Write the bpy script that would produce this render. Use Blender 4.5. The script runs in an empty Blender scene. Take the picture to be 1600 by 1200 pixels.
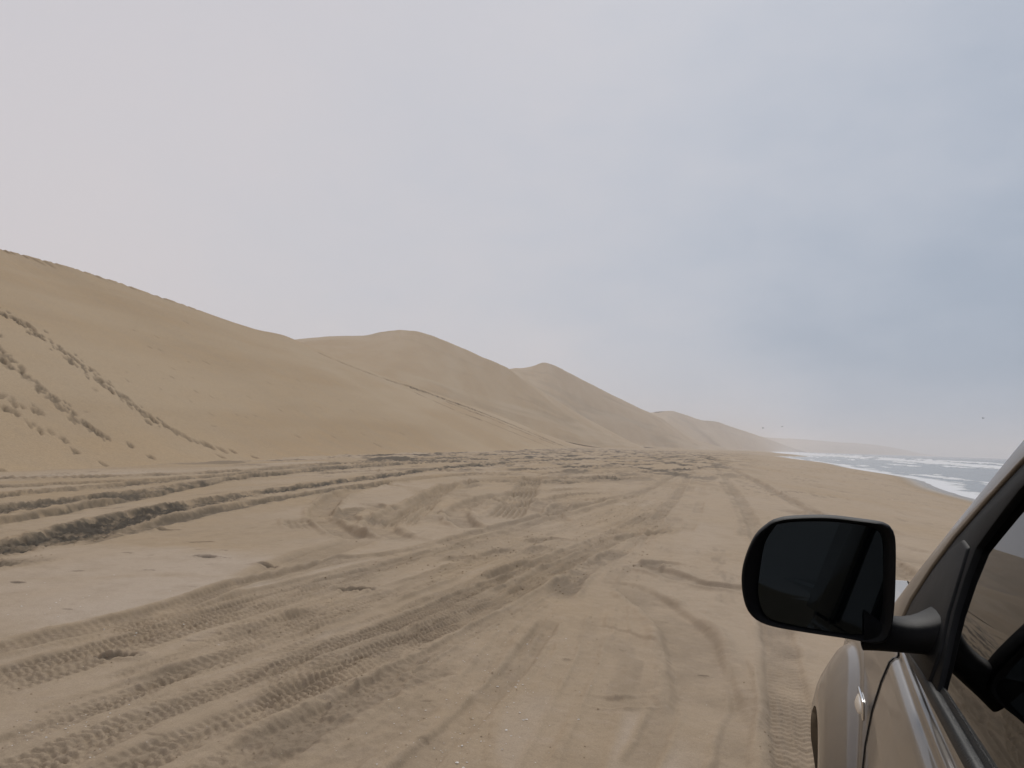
import bpy, bmesh, math, random
import numpy as np
from mathutils import Vector, Matrix

random.seed(7); RNG = np.random.default_rng(11)
SC = bpy.context.scene
COL = SC.collection

# ------------------------------------------------------------------ camera
FPX, EYE = 1202.0, 1.62                       # focal length for a 1600 px wide frame, eye height in metres
ROLL = math.atan(.033); PITCH = math.atan(90.5 * math.cos(ROLL) / FPX)
W_ = np.array([0, math.cos(PITCH), math.sin(PITCH)])
_u0 = np.array([0, -math.sin(PITCH), math.cos(PITCH)]); _r0 = np.array([1., 0, 0])
R_ = _r0 * math.cos(ROLL) + _u0 * math.sin(ROLL)
U_ = -_r0 * math.sin(ROLL) + _u0 * math.cos(ROLL)
C_ = np.array([0, 0, EYE])
cam_data = bpy.data.cameras.new('camera'); cam = bpy.data.objects.new('camera', cam_data); COL.objects.link(cam)
M = Matrix(((R_[0], U_[0], -W_[0], 0), (R_[1], U_[1], -W_[1], 0), (R_[2], U_[2], -W_[2], EYE), (0, 0, 0, 1)))
cam.matrix_world = M
cam_data.sensor_width = 36; cam_data.lens = 36 * FPX / 1600
cam_data.clip_start = .05; cam_data.clip_end = 40000
SC.camera = cam

# ------------------------------------------------------------------ sky
SUN_EL, SUN_AZ = math.radians(41), math.radians(16)      # azimuth from +Y, negative = over the dunes
world = bpy.data.worlds.new('World'); SC.world = world; world.use_nodes = True
nt = world.node_tree; N = nt.nodes; L = nt.links
for n in list(N): N.remove(n)
out = N.new('ShaderNodeOutputWorld')
sky = N.new('ShaderNodeTexSky'); sky.sky_type = 'NISHITA'; sky.sun_disc = False
sky.sun_elevation = SUN_EL; sky.sun_rotation = SUN_AZ; sky.dust_density = 3.0
bg1 = N.new('ShaderNodeBackground'); bg1.inputs[1].default_value = .08; L.new(sky.outputs[0], bg1.inputs[0])
tc = N.new('ShaderNodeTexCoord')
dot = N.new('ShaderNodeVectorMath'); dot.operation = 'DOT_PRODUCT'
SEA = math.radians(72)
dot.inputs[1].default_value = (math.sin(SEA), math.cos(SEA), -.10)
L.new(tc.outputs['Generated'], dot.inputs[0])
mp = N.new('ShaderNodeMapping'); mp.inputs['Scale'].default_value = (1.0, 1.0, 2.0)
L.new(tc.outputs['Generated'], mp.inputs[0])
nz = N.new('ShaderNodeTexNoise'); nz.inputs['Scale'].default_value = 2.1; nz.inputs['Detail'].default_value = 5; nz.inputs['Roughness'].default_value = .5
L.new(mp.outputs[0], nz.inputs['Vector'])
nz2 = N.new('ShaderNodeTexNoise'); nz2.inputs['Scale'].default_value = 6; nz2.inputs['Detail'].default_value = 5; nz2.inputs['Roughness'].default_value = .55
L.new(mp.outputs[0], nz2.inputs['Vector'])
ma = N.new('ShaderNodeMath'); ma.operation = 'MULTIPLY_ADD'; ma.inputs[1].default_value = .62; L.new(nz.outputs[0], ma.inputs[0]); L.new(dot.outputs['Value'], ma.inputs[2])
mb = N.new('ShaderNodeMath'); mb.operation = 'MULTIPLY_ADD'; mb.inputs[1].default_value = .34; L.new(nz2.outputs[0], mb.inputs[0]); L.new(ma.outputs[0], mb.inputs[2])
mr = N.new('ShaderNodeMapRange'); mr.inputs['From Min'].default_value = .23; mr.inputs['From Max'].default_value = 1.30
L.new(mb.outputs[0], mr.inputs['Value'])
cr = N.new('ShaderNodeValToRGB'); cr.color_ramp.interpolation = 'B_SPLINE'
e = cr.color_ramp.elements
e[0].position = 0; e[0].color = (.665, .62, .63, 1)
e[1].position = 1; e[1].color = (.27, .35, .46, 1)
k = e.new(.45); k.color = (.575, .58, .625, 1)
k = e.new(.75); k.color = (.425, .485, .58, 1)
L.new(mr.outputs[0], cr.inputs[0])
bg2 = N.new('ShaderNodeBackground'); bg2.inputs[1].default_value = 1.0; 
sp = N.new('ShaderNodeSeparateXYZ'); L.new(tc.outputs['Generated'], sp.inputs[0])
zr = N.new('ShaderNodeMapRange'); zr.inputs['From Min'].default_value = .08; zr.inputs['From Max'].default_value = .75; zr.inputs['To Max'].default_value = .55; L.new(sp.outputs[2], zr.inputs['Value'])
zm = N.new('ShaderNodeMix'); zm.data_type = 'RGBA'; L.new(zr.outputs[0], zm.inputs[0]); L.new(cr.outputs[0], zm.inputs[6]); zm.inputs[7].default_value = (.54, .565, .64, 1)
L.new(zm.outputs[2], bg2.inputs[0])
mx = N.new('ShaderNodeMixShader'); mx.inputs[0].default_value = .97
L.new(bg1.outputs[0], mx.inputs[1]); L.new(bg2.outputs[0], mx.inputs[2]); L.new(mx.outputs[0], out.inputs[0])

# ------------------------------------------------------------------ sun behind the cloud, exposure
sd = bpy.data.lights.new('sun', 'SUN'); sd.energy = 1.5; sd.angle = math.radians(26); sd.color = (1, .95, .88)
sun = bpy.data.objects.new('sun', sd); COL.objects.link(sun)
sdir = Vector((math.sin(SUN_AZ) * math.cos(SUN_EL), math.cos(SUN_AZ) * math.cos(SUN_EL), math.sin(SUN_EL)))
sun.rotation_euler = sdir.to_track_quat('Z', 'Y').to_euler(); sun.location = (-20, 0, 120)
SC.view_settings.view_transform = 'Standard'; SC.view_settings.look = 'None'
SC.view_settings.exposure = 0; SC.view_settings.gamma = 1; SC.view_settings.use_curve_mapping = False
SC.render.engine = 'CYCLES'
SC.cycles.use_denoising = True
SC.cycles.volume_bounces = 1; SC.cycles.max_bounces = 8

# ------------------------------------------------------------------ helpers
def ray(px, py): return R_ * (px - 800) / FPX - U_ * (py - 600) / FPX + W_
def ground_pt(px, py, z=0.):                   # survey: where a sight line meets the level z
    d = ray(px, py); t = (z - EYE) / d[2]; return C_ + d * t
def at_depth(px, py, D):
    d = ray(px, py); return C_ + d * (D / d[1])
def sst(a, b, x):
    t = np.clip((x - a) / (b - a), 0, 1); return t * t * (3 - 2 * t)
_P = RNG.permutation(512); _P = np.concatenate([_P, _P]); _V = RNG.random(512) * 2 - 1
def vnoise(x, y, seed=0):
    xi = np.floor(x).astype(np.int64); yi = np.floor(y).astype(np.int64)
    fx = x - xi; fy = y - yi; fx = fx * fx * fx * (fx * (fx * 6 - 15) + 10); fy = fy * fy * fy * (fy * (fy * 6 - 15) + 10)
    def h(a, b): return _V[_P[(_P[(a + seed * 37) & 511] + b) & 511]]
    a = h(xi, yi); b = h(xi + 1, yi); c = h(xi, yi + 1); d = h(xi + 1, yi + 1)
    return (a + (b - a) * fx) + ((c + (d - c) * fx) - (a + (b - a) * fx)) * fy
def fbm(x, y, octv=4, seed=0, gain=.5):
    s = 0; a = 1.; t = 0
    for o in range(octv):
        s = s + a * vnoise(x * 2 ** o + 17.3 * o, y * 2 ** o - 9.1 * o, seed + o); t += a; a *= gain
    return s / t
def catmull(P, per=8):
    P = np.asarray(P, float)
    if len(P) < 3: return np.array([P[0] + (P[-1] - P[0]) * t for t in np.linspace(0, 1, per * 2)])
    Q = np.vstack([2 * P[0] - P[1], P, 2 * P[-1] - P[-2]]); o = []
    for i in range(1, len(Q) - 2):
        p0, p1, p2, p3 = Q[i - 1:i + 3]
        for t in np.linspace(0, 1, per, endpoint=False):
            o.append(.5 * (2 * p1 + (p2 - p0) * t + (2 * p0 - 5 * p1 + 4 * p2 - p3) * t * t + (3 * p1 - p0 - 3 * p2 + p3) * t ** 3))
    o.append(P[-1]); return np.array(o)

def fast_mesh(name, V, F, attrs=None, smooth=True):
    V = np.ascontiguousarray(V, np.float32); F = np.ascontiguousarray(F, np.int32)
    n, k = F.shape
    me = bpy.data.meshes.new(name)
    me.vertices.add(len(V)); me.vertices.foreach_set('co', V.ravel())
    me.loops.add(n * k); me.loops.foreach_set('vertex_index', F.ravel())
    me.polygons.add(n); me.polygons.foreach_set('loop_start', np.arange(0, n * k, k, dtype=np.int32))
    me.polygons.foreach_set('loop_total', np.full(n, k, np.int32))
    me.polygons.foreach_set('use_smooth', np.full(n, smooth, bool))
    for an, av in (attrs or {}).items():
        at = me.attributes.new(an, 'FLOAT', 'POINT'); at.data.foreach_set('value', np.ascontiguousarray(av, np.float32).ravel())
    me.update(calc_edges=True); me.validate()
    return me
def grid_faces(nr, nc):
    i = np.arange(nr * nc).reshape(nr, nc)
    return np.stack([i[:-1, :-1], i[:-1, 1:], i[1:, 1:], i[1:, :-1]], -1).reshape(-1, 4)
def link(name, me, mat, parent=None):
    o = bpy.data.objects.new(name, me); COL.objects.link(o)
    if mat: me.materials.append(mat)
    if parent: o.parent = parent
    return o
def tag(o, label=None, cat=None, group=None, kind=None):
    if label: o['label'] = label
    if cat: o['category'] = cat
    if group: o['group'] = group
    if kind: o['kind'] = kind
    return o

# ------------------------------------------------------------------ materials
def new_mat(name):
    m = bpy.data.materials.new(name); m.use_nodes = True
    return m, m.node_tree.nodes, m.node_tree.links, m.node_tree.nodes['Principled BSDF']
def simple(name, col, rough=.5, metal=0., coat=0., spec=.5, bump=0, bscale=200.):
    m, n, l, b = new_mat(name)
    b.inputs['Base Color'].default_value = (*col, 1); b.inputs['Roughness'].default_value = rough
    b.inputs['Metallic'].default_value = metal; b.inputs['Coat Weight'].default_value = coat; b.inputs['Coat Roughness'].default_value = .04
    b.inputs['Specular IOR Level'].default_value = spec
    if bump:
        t = n.new('ShaderNodeTexCoord'); z = n.new('ShaderNodeTexNoise'); z.inputs['Scale'].default_value = bscale; z.inputs['Detail'].default_value = 3
        bp = n.new('ShaderNodeBump'); bp.inputs['Strength'].default_value = bump; bp.inputs['Distance'].default_value = .002
        l.new(t.outputs['Object'], z.inputs['Vector']); l.new(z.outputs[0], bp.inputs['Height']); l.new(bp.outputs[0], b.inputs['Normal'])
        r = n.new('ShaderNodeMapRange'); r.inputs['To Min'].default_value = max(0, rough - .1); r.inputs['To Max'].default_value = min(1, rough + .1)
        z2 = n.new('ShaderNodeTexNoise'); z2.inputs['Scale'].default_value = 9; z2.inputs['Detail'].default_value = 5
        l.new(t.outputs['Object'], z2.inputs['Vector']); l.new(z2.outputs[0], r.inputs['Value']); l.new(r.outputs[0], b.inputs['Roughness'])
    return m
def mixc(n, l, fac, a, b):
    x = n.new('ShaderNodeMix'); x.data_type = 'RGBA'
    for s, v in ((0, fac), (6, a), (7, b)):
        if isinstance(v, (tuple, float, int)): x.inputs[s].default_value = v if not isinstance(v, tuple) else (*v, 1)
        else: l.new(v, x.inputs[s])
    return x.outputs[2]
def sand_mat(name, dry, pale, damp_shade, fine=120., bdist=.007, streak=None):
    m, n, l, b = new_mat(name)
    tc = n.new('ShaderNodeTexCoord')
    def noise(sc, det, rough=.55, vec=None):
        z = n.new('ShaderNodeTexNoise'); z.inputs['Scale'].default_value = sc; z.inputs['Detail'].default_value = det; z.inputs['Roughness'].default_value = rough
        l.new(vec or tc.outputs['Object'], z.inputs['Vector']); return z.outputs[0]
    def rng(v, a, c, d=0., e=1.):
        r = n.new('ShaderNodeMapRange'); r.inputs['From Min'].default_value = a; r.inputs['From Max'].default_value = c
        r.inputs['To Min'].default_value = d; r.inputs['To Max'].default_value = e; l.new(v, r.inputs['Value']); return r.outputs[0]
    def attr(nm):
        a = n.new('ShaderNodeAttribute'); a.attribute_name = nm; return a.outputs['Fac']
    c = mixc(n, l, rng(noise(.35, 5), .35, .65), dry, tuple(x * y for x, y in zip(dry, (1.06, 1.03, .97))))
    c = mixc(n, l, attr('pale'), c, pale)
    c = mixc(n, l, rng(noise(2.6, 6, .62), .46, .70, 0, .30), c, tuple(x * .80 for x in dry))
    c = mixc(n, l, rng(noise(7., 5, .65), .50, .72, 0, .28), c, tuple(x * y for x, y in zip(pale, (1.02, 1.0, 1.0))))
    if streak:
        mp = n.new('ShaderNodeMapping'); mp.inputs['Rotation'].default_value = streak[0]; mp.inputs['Scale'].default_value = streak[1]
        l.new(tc.outputs['Object'], mp.inputs[0])
        c = mixc(n, l, rng(noise(1., 4, vec=mp.outputs[0]), .42, .68, 0, .5), c, pale)
    c = mixc(n, l, attr('damp_shade'), c, damp_shade)  # dark damp sand, with small shade of ruts and clods painted in
    g = n.new('ShaderNodeMix'); g.data_type = 'RGBA'; g.blend_type = 'MULTIPLY'; g.inputs[0].default_value = 1
    l.new(c, g.inputs[6])
    gr = n.new('ShaderNodeCombineColor'); v = rng(noise(fine * .8, 5, .8), .3, .7, .82, 1.15)
    for i in range(3): l.new(v, gr.inputs[i])
    l.new(gr.outputs[0], g.inputs[7])
    l.new(g.outputs[2], b.inputs['Base Color'])
    wet = attr('wet')
    l.new(rng(wet, 0, 1, .95, .28), b.inputs['Roughness'])
    l.new(rng(wet, 0, 1, .12, .5), b.inputs['Specular IOR Level'])
    bp = n.new('ShaderNodeBump'); bp.inputs['Strength'].default_value = .9; bp.inputs['Distance'].default_value = bdist
    l.new(noise(fine, 4, .65), bp.inputs['Height']); l.new(bp.outputs[0], b.inputs['Normal'])
    return m

SAND = sand_mat('beach_sand', (.362, .276, .182), (.455, .370, .285), (.085, .071, .054))  # last tone: dark damp sand plus painted rut shade
DUNE = sand_mat('dune_sand', (.372, .275, .173), (.435, .340, .230), (.110, .086, .058), fine=14., bdist=.02,
                streak=((0, 0, math.radians(-24)), (.10, .012, .05)))

# ------------------------------------------------------------------ beach: survey of shore and tracks
TC = math.radians(18.2)                                  # direction of the coast
CU = np.array([math.sin(TC), math.cos(TC)]); CV = np.array([math.cos(TC), -math.sin(TC)])
SHORE0 = np.array([33.5, 55.9])
SEA_Z = -1.5
def shore_uv(x, y):
    dx = x - SHORE0[0]; dy = y - SHORE0[1]
    u = dx * CU[0] + dy * CU[1]; v = dx * CV[0] + dy * CV[1]
    bend = 5.0 * np.exp(-((u - 90) / 55) ** 2) - 9.0 * np.exp(-((u - 330) / 60) ** 2) + 14 * np.exp(-((u - 480) / 70) ** 2) + 2.2 * np.sin(u / 21.) * sst(0, 60, u)
    bend = bend + .0000 * u
    return u, v - bend
def beach_base(x, y):
    u, v = shore_uv(x, y)
    s = np.clip((v + 20) / 20, 0, None)
    z = -1.48 * np.minimum(s, 1.) ** 1.7 - np.clip(v, 0, 60) * .10
    return z, u, v

# grid, finer where the sand is near
rows = [-60., -40, -25, -15, -9, -6, -4]
y = -3.
while y < 9000:
    rows.append(y)
    if y < 3.3: y += .12
    else: y += min(max(.0105, (.00027 if y < 16 else .00036) * y * y), .03 * y)
rows = np.array(rows)
tt = np.concatenate([-np.geomspace(30, .80, 30), np.arange(-.78, .66, .00168), np.geomspace(.68, 30, 30)])
def gscale(y): return np.sqrt(np.where(y > -1, (y + 1) ** 2, 0) + 1)
YY, TT = np.meshgrid(rows, tt, indexing='ij')
XX = TT * gscale(YY); XX = XX / (1 + np.abs(XX) / 8600)
nr, nc = YY.shape
X = XX.ravel(); Y = YY.ravel()
Z, SU, SV = beach_base(X, Y)
damp_shade = np.zeros_like(X); pale = np.zeros_like(X); wet = sst(-3.2, -.3, SV)
near = Y < 400; ni = np.where(near)[0]
def addn(i, f): Z[i] += f
# wind-laid and driven-over relief, drawn out along the driving direction
HD = math.radians(14); cu, su_ = math.cos(HD), math.sin(HD)
def along(i): return X[i] * cu - Y[i] * su_, X[i] * su_ + Y[i] * cu
ax_, ay_ = along(ni); xn, yn = X[ni], Y[ni]
flat = 1 - sst(-4, -1, SV[ni])
lump = np.clip(Y[ni] / 30, .25, 1.0)
Z[ni] += flat * (.030 * fbm(ax_ / 1.1, ay_ / 5.5, 3, 3) + .045 * lump * fbm(ax_ / 3.2, ay_ / 9, 3, 8) + .012 * fbm(xn / .5, yn / .9, 3, 21))
# undisturbed pale flats
pts_flat = [((-3.2, 7.6), (2.9, 1.5)), ((-5.5, 9.5), (3.5, 1.5)), ((.35, 4.6), (.9, 1.1))]
undist = np.zeros_like(xn)
for (cx, cy), (rx, ry) in pts_flat:
    undist = np.maximum(undist, 1 - sst(.6, 1.15, np.hypot((xn - cx) / rx, (yn - cy) / ry) + .2 * fbm(xn / .8, yn / .8, 3, 30)))
pale[ni] = np.clip(.25 + .55 * fbm(ax_ / 1.6, ay_ / 8, 4, 40) + .6 * undist, 0, 1)
rough = np.zeros_like(X)
busy = np.clip(.45 + 1.3 * fbm(ax_ / 2.4, ay_ / 6, 3, 33), 0, 1) * (1 - .9 * undist) * flat
Z[ni] += busy * (.028 * fbm(ax_ / .20, ay_ / .80, 4, 34, .6) + .014 * fbm(xn / .11, yn / .16, 3, 35))
damp_shade[ni] = np.clip(busy * sst(.12, .5, fbm(ax_ / .28, ay_ / 1.5, 4, 36, .65)) * .32, 0, 1)
# far out the whole width between dune foot and the way ahead is churned
farz = sst(24, 60, yn) * (1 - sst(.0, .12, (xn - .225 * yn) / np.maximum(yn, 1))) * (1 - sst(260, 390, yn))
fz = fbm(ax_ / 1.5, ay_ / 5.0, 4, 37, .6)
Z[ni] += farz * (.10 * fbm(ax_ / 1.2, ay_ / 3.5, 3, 38) + .05 * fbm(xn / .4, yn / .8, 2, 39))
damp_shade[ni] = np.maximum(damp_shade[ni], farz * sst(-.02, .26, fz) * .9)

def track(px, hw, depth=.04, berm=.02, tread=0., churn=0., dampness=.0, seed=1, pitch=.075, fade=None, world=None, lanes=4, bn=.8):
    P = catmull([ground_pt(*p)[:2] for p in px] if world is None else world, 10)
    if px[0][0] <= 0 or px[0][1] >= 1195:                                   # lines that come from behind the viewer
        P = np.vstack([P[0] + (P[0] - P[2]) / np.linalg.norm(P[0] - P[2]) * q for q in (7., 5., 3.5, 2., 1., .5)] + [P])
    if px[-1][1] >= 1195:
        P = np.vstack([P] + [P[-1] + (P[-1] - P[-3]) / np.linalg.norm(P[-1] - P[-3]) * q for q in (.5, 1., 2., 4.)])
    seg = np.hypot(*np.diff(P, axis=0).T); S = np.concatenate([[0], np.cumsum(seg)])
    R = hw * 2.6
    bd = np.full(len(X), 1e9); bs = np.zeros(len(X)); sg = np.zeros(len(X))
    for a, b, s0, ln in zip(P[:-1], P[1:], S[:-1], seg):
        if ln < 1e-6: continue
        lo = np.searchsorted(rows, min(a[1], b[1]) - R); hi = np.searchsorted(rows, max(a[1], b[1]) + R)
        if hi <= lo: continue
        sl = slice(lo * nc, hi * nc); xs = X[sl]
        idx = np.where((xs > min(a[0], b[0]) - R) & (xs < max(a[0], b[0]) + R))[0] + lo * nc
        if not len(idx): continue
        d = (b - a) / ln; rx = X[idx] - a[0]; ry = Y[idx] - a[1]
        t = np.clip(rx * d[0] + ry * d[1], 0, ln)
        dx = rx - d[0] * t; dy = ry - d[1] * t; dd = np.hypot(dx, dy)
        ok = dd < np.minimum(bd[idx], R)
        k = idx[ok]; bd[k] = dd[ok]; bs[k] = s0 + t[ok]; sg[k] = np.sign(d[0] * ry[ok] - d[1] * rx[ok])
    i = np.where(bd < R)[0]
    if not len(i): return
    s = bs[i]; d = bd[i] * sg[i]
    d = d + hw * .22 * fbm(s / (hw * 5), s * 0 + seed, 3, seed)            # wandering edges
    q = np.abs(d) / hw
    env = sst(0, hw * 4, s) * (1 - sst(S[-1] - hw * 4, S[-1], s))
    if fade: env = env * np.clip(.5 + fade * fbm(s / 1.6, s * 0 + 3.3 + seed, 3, seed + 3), 0, 1)
    x, y = X[i], Y[i]
    nb = fbm(x / .22, y / .30, 4, seed + 50, .6); n2 = fbm(x / .9, y / 1.2, 3, seed + 60)
    h = -depth * (1 - sst(.72, 1.08, q))
    h += berm * np.exp(-((q - 1.28) / .26) ** 2) * np.clip(.75 + bn * nb * .8 + n2, .1, 1.7)
    inside = 1 - sst(.88, 1.0, q)
    if tread:
        lane = d / hw                                                      # -1..1 across the tyre
        ph = s / pitch
        mid = np.abs(lane) < .46
        blk = np.where(mid, np.sin(2 * np.pi * (ph + .25 * np.sign(lane) + .12 * np.sin(lane * 14))), np.sin(2 * np.pi * (ph * 1.0 + 1.0 * np.abs(lane))))
        blk = np.tanh(2.4 * blk)
        rib = np.tanh(3 * np.cos(2 * np.pi * lane * lanes / 2.))
        keep = np.clip(1.0 + 1.3 * n2, .15, 1)
        h += inside * tread * keep * (1.6 * rib if pitch > 1 else (.70 * blk + .30 * rib))
    if churn:
        zone = 1 - sst(.95, 1.5 + .5 * nb, q)
        cl = .35 - 1.3 * np.abs(nb)
        h += zone * churn * (cl + .7 * fbm(x / .08, y / .11, 3, seed + 70, .7))
    Z[i] += h * env
    dz = (1 - sst(.8, 1.45, q + .55 * nb)) * dampness * 1.2 * env * np.clip(.8 + .7 * n2 + 1.1 * nb, 0, 1)
    damp_shade[i] = np.maximum(damp_shade[i], np.clip(dz, 0, 1))  # darkens the rut: exposed dark sand and its fine shadows, as colour
    pale[i] *= 1 - .8 * (1 - sst(1, 1.8, q)) * env
    rough[i] = np.maximum(rough[i], env * (1 - sst(.9, 1.9, q)) * (churn * 20 + .2))

TRK = []
def T(px, hw, **k): TRK.append((px, hw, k)); track(px, hw, seed=len(TRK) * 3 + 1, **k)
# soft old ruts first
T([(610, 1212), (680, 1145), (740, 1090), (800, 1030), (838, 985), (865, 950)], .10, depth=.022, berm=.014, dampness=.16, bn=.6)
T([(925, 902), (975, 903), (1020, 920), (1062, 955), (1093, 1010), (1108, 1070), (1108, 1110)], .26, depth=.055, berm=.04, dampness=.18, bn=.6)
T([(870, 925), (905, 885), (960, 858), (985, 850)], .16, depth=.02, berm=.03, churn=.010, dampness=.38)
T([(960, 866), (1020, 876), (1090, 892), (1150, 898), (1230, 908)], .22, depth=.05, berm=.04, churn=.006, dampness=.25, bn=.5)
T([(985, 1180), (1015, 1130), (1040, 1080), (1040, 1050)], .09, depth=.010, berm=.008, dampness=.12, bn=.5)
T([(1130, 1210), (1150, 1120), (1160, 1050), (1150, 990)], .09, depth=.010, berm=.008, dampness=.12, bn=.5)
T([(900, 1062), (960, 1068), (1040, 1062)], .10, depth=.015, berm=.012, dampness=.1, bn=.3)
T([(900, 960), (980, 970), (1040, 1000)], .14, depth=.02, berm=.02, dampness=.1, bn=.3)
T([(330, 1215), (420, 1150), (520, 1100), (640, 1046), (720, 1012)], .17, depth=.012, berm=.02, churn=.03, dampness=.26)
T([(470, 1210), (560, 1150), (640, 1098), (700, 1058)], .10, depth=.02, berm=.018, churn=.02, dampness=.35, fade=1.4)
T([(0, 1130), (110, 1092), (215, 1058), (330, 1022), (430, 990)], .10, depth=.03, berm=.02, churn=.012, dampness=.3, fade=1.6)
T([(0, 1165), (90, 1130), (230, 1082), (340, 1042), (480, 1000)], .08, depth=.03, berm=.012, dampness=.15, fade=1.2)
T([(0, 1072), (120, 1050), (240, 1012), (360, 985), (520, 942), (640, 915)], .13, depth=.025, berm=.02, churn=.014, dampness=.22, fade=1.6)
# older, half blown-over lines that spread out from the way ahead
BASE1 = [(-30, 1226), (160, 1138), (372, 1057), (631, 964), (850, 872), (1020, 797), (1075, 745)]
BASE2 = [(-20, 1055), (173, 1000), (346, 948), (600, 881), (850, 812), (1000, 770), (1060, 740)]
for k in range(44):
    B_ = BASE1 if k % 2 else BASE2; sc_ = RNG.uniform(.78, 1.32) if k % 2 else RNG.uniform(.86, 1.3); i0 = RNG.integers(0, 3); i1 = RNG.integers(i0 + 3, 8)
    T([(1085 + (p[0] - 1085) * RNG.uniform(.98, 1.02), 707 + (p[1] - 707) * sc_) for p in B_[i0:i1]], RNG.uniform(.05, .13), depth=RNG.uniform(.006, .020), berm=RNG.uniform(.006, .018),
      tread=RNG.choice([0, .007, .012]), churn=RNG.choice([0, .008, .016]), dampness=RNG.uniform(.0, .16), fade=1.6, pitch=RNG.uniform(.055, .075))
for k in range(9):
    a0 = RNG.uniform(560, 1120); T([(a0, 1215), (a0 * .7 + 1090 * .3 + RNG.uniform(-30, 30), 1000), (a0 * .45 + 1090 * .55, 870), (a0 * .2 + 1090 * .8, 770)], RNG.uniform(.06, .14), depth=RNG.uniform(.003, .010), berm=RNG.uniform(.006, .016), dampness=RNG.uniform(.0, .04), churn=.004, fade=1.8, bn=.6)
# fan and loops beyond the flat
T([(377, 916), (440, 890), (498, 866), (545, 850), (580, 838)], .26, depth=.035, berm=.018, tread=.006, dampness=.12, pitch=5, lanes=7)
T([(660, 846), (608, 834), (596, 820), (616, 803), (662, 780), (700, 762), (760, 752), (840, 748)], .30, depth=.07, berm=.06, dampness=.16)
T([(612, 822), (650, 796), (682, 772), (708, 754)], .34, depth=.05, berm=.03, tread=.022, dampness=.2, pitch=6, lanes=6)
T([(575, 846), (528, 828), (505, 803), (517, 782), (562, 764), (630, 750), (720, 742), (860, 737)], .26, depth=.07, berm=.06, churn=.014, dampness=.18)
T([(742, 826), (716, 810), (722, 792), (770, 776), (850, 768), (940, 763)], .26, depth=.07, berm=.06, churn=.012, dampness=.2)
T([(560, 818), (540, 805), (560, 796), (600, 792)], .22, depth=.04, berm=.04, churn=.02, dampness=.4)
T([(782, 812), (806, 786), (822, 762), (836, 744)], .42, depth=.06, berm=.03, tread=.026, dampness=.24, pitch=6, lanes=6)
T([(800, 790), (880, 776), (960, 770)], .2, depth=.05, berm=.06, churn=.03, dampness=.3)
# crossing arcs of turning cars in the middle distance
for k in range(34):
    cx_, cy_ = RNG.uniform(500, 1010), RNG.uniform(732, 812); rx_, ry_ = RNG.uniform(40, 120), RNG.uniform(6, 20); a0 = RNG.uniform(0, 6.28); da = RNG.uniform(.9, 2.4)
    T([(cx_ + rx_ * math.cos(a0 + da * q), max(714, cy_ + ry_ * math.sin(a0 + da * q) * (cy_ - 690) / 80)) for q in np.linspace(0, 1, 5)], RNG.uniform(.12, .24),
      depth=RNG.uniform(.03, .06), berm=RNG.uniform(.03, .07), churn=RNG.choice([0, .015, .03]), tread=RNG.choice([0, .01]), dampness=RNG.uniform(.1, .5), fade=1.1, pitch=6, lanes=4)
# lumps between the two driven lines
for k, q in enumerate([((745, 868), (790, 858), (835, 852)), ((815, 862), (850, 852), (885, 850)), ((760, 905), (800, 885), (862, 868)), ((690, 876), (730, 868), (770, 872)), ((820, 845), (870, 838), (905, 842)),
                       ((990, 875), (1040, 868), (1075, 872)), ((960, 838), (1005, 826), (1040, 822))]):
    T(list(q), .15, depth=.03, berm=.045, churn=.010, dampness=.34)
# driven lines
T([(-20, 1019), (75, 995), (152, 975), (228, 957), (303, 936), (411, 903), (520, 876), (609, 864), (690, 847), (762, 826), (850, 804), (937, 782), (1010, 763), (1065, 736)], .14, depth=.035, berm=.03, tread=.010, dampness=.22, bn=.4)
T([(-20, 1055), (80, 1028), (173, 1000), (260, 973), (346, 948), (476, 914), (600, 881), (700, 853), (850, 812), (1000, 770), (1060, 740)], .13, depth=.03, berm=.02, tread=.012, churn=.004, dampness=.2, pitch=.062)
T([(-30, 1226), (65, 1182), (160, 1138), (260, 1096), (372, 1057), (500, 1008), (631, 964), (745, 916), (850, 872), (960, 825), (1020, 797)], .125, depth=.022, berm=.012, tread=.015, churn=.003, dampness=.22, pitch=.060)
T([(110, 1224), (242, 1162), (333, 1126), (468, 1070), (560, 1030), (631, 997), (762, 938), (894, 868), (960, 836), (1035, 796), (1075, 745), (1090, 715)], .16, depth=.022, berm=.014, tread=.017, dampness=.2, pitch=.064)
T([(740, 925), (760, 912), (790, 900), (815, 893)], .2, depth=.02, berm=.04, churn=.012, dampness=.35)
# lines running to the shore side and under the car
T([(1104, 714), (1128, 740), (1152, 768), (1176, 805), (1195, 850), (1206, 910), (1219, 985), (1236, 1090), (1252, 1215)], .17, depth=.03, berm=.025, tread=.008, dampness=.22, pitch=.08)
T([(1180, 1000), (1195, 1080), (1210, 1150), (1215, 1215)], .06, depth=-.005, berm=.012, churn=.03, dampness=.5, fade=1.8)
T([(1125, 745), (1150, 775), (1168, 805), (1172, 840)], .2, depth=.03, berm=.03, churn=.03, dampness=.3, fade=1.2)
T([(1104, 712), (1150, 734), (1200, 757), (1255, 783), (1300, 804), (1380, 850), (1460, 900), (1600, 985)], .24, depth=.06, berm=.05, tread=.01, churn=.012, dampness=.26, pitch=.4)
T([(1180, 752), (1230, 768), (1275, 786), (1330, 806)], .2, depth=.03, berm=.03, churn=.03, dampness=.28, fade=1.5)
T([(1050, 860), (1075, 820), (1095, 780), (1098, 745)], .12, depth=.02, berm=.02, dampness=.12, fade=1.2)
T([(880, 800), (960, 775), (1040, 745), (1078, 720)], .13, depth=.03, berm=.03, dampness=.14, fade=1.2)
T([(1000, 840), (1050, 800), (1080, 760), (1096, 724)], .13, depth=.03, berm=.03, dampness=.14, fade=1.3)
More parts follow.
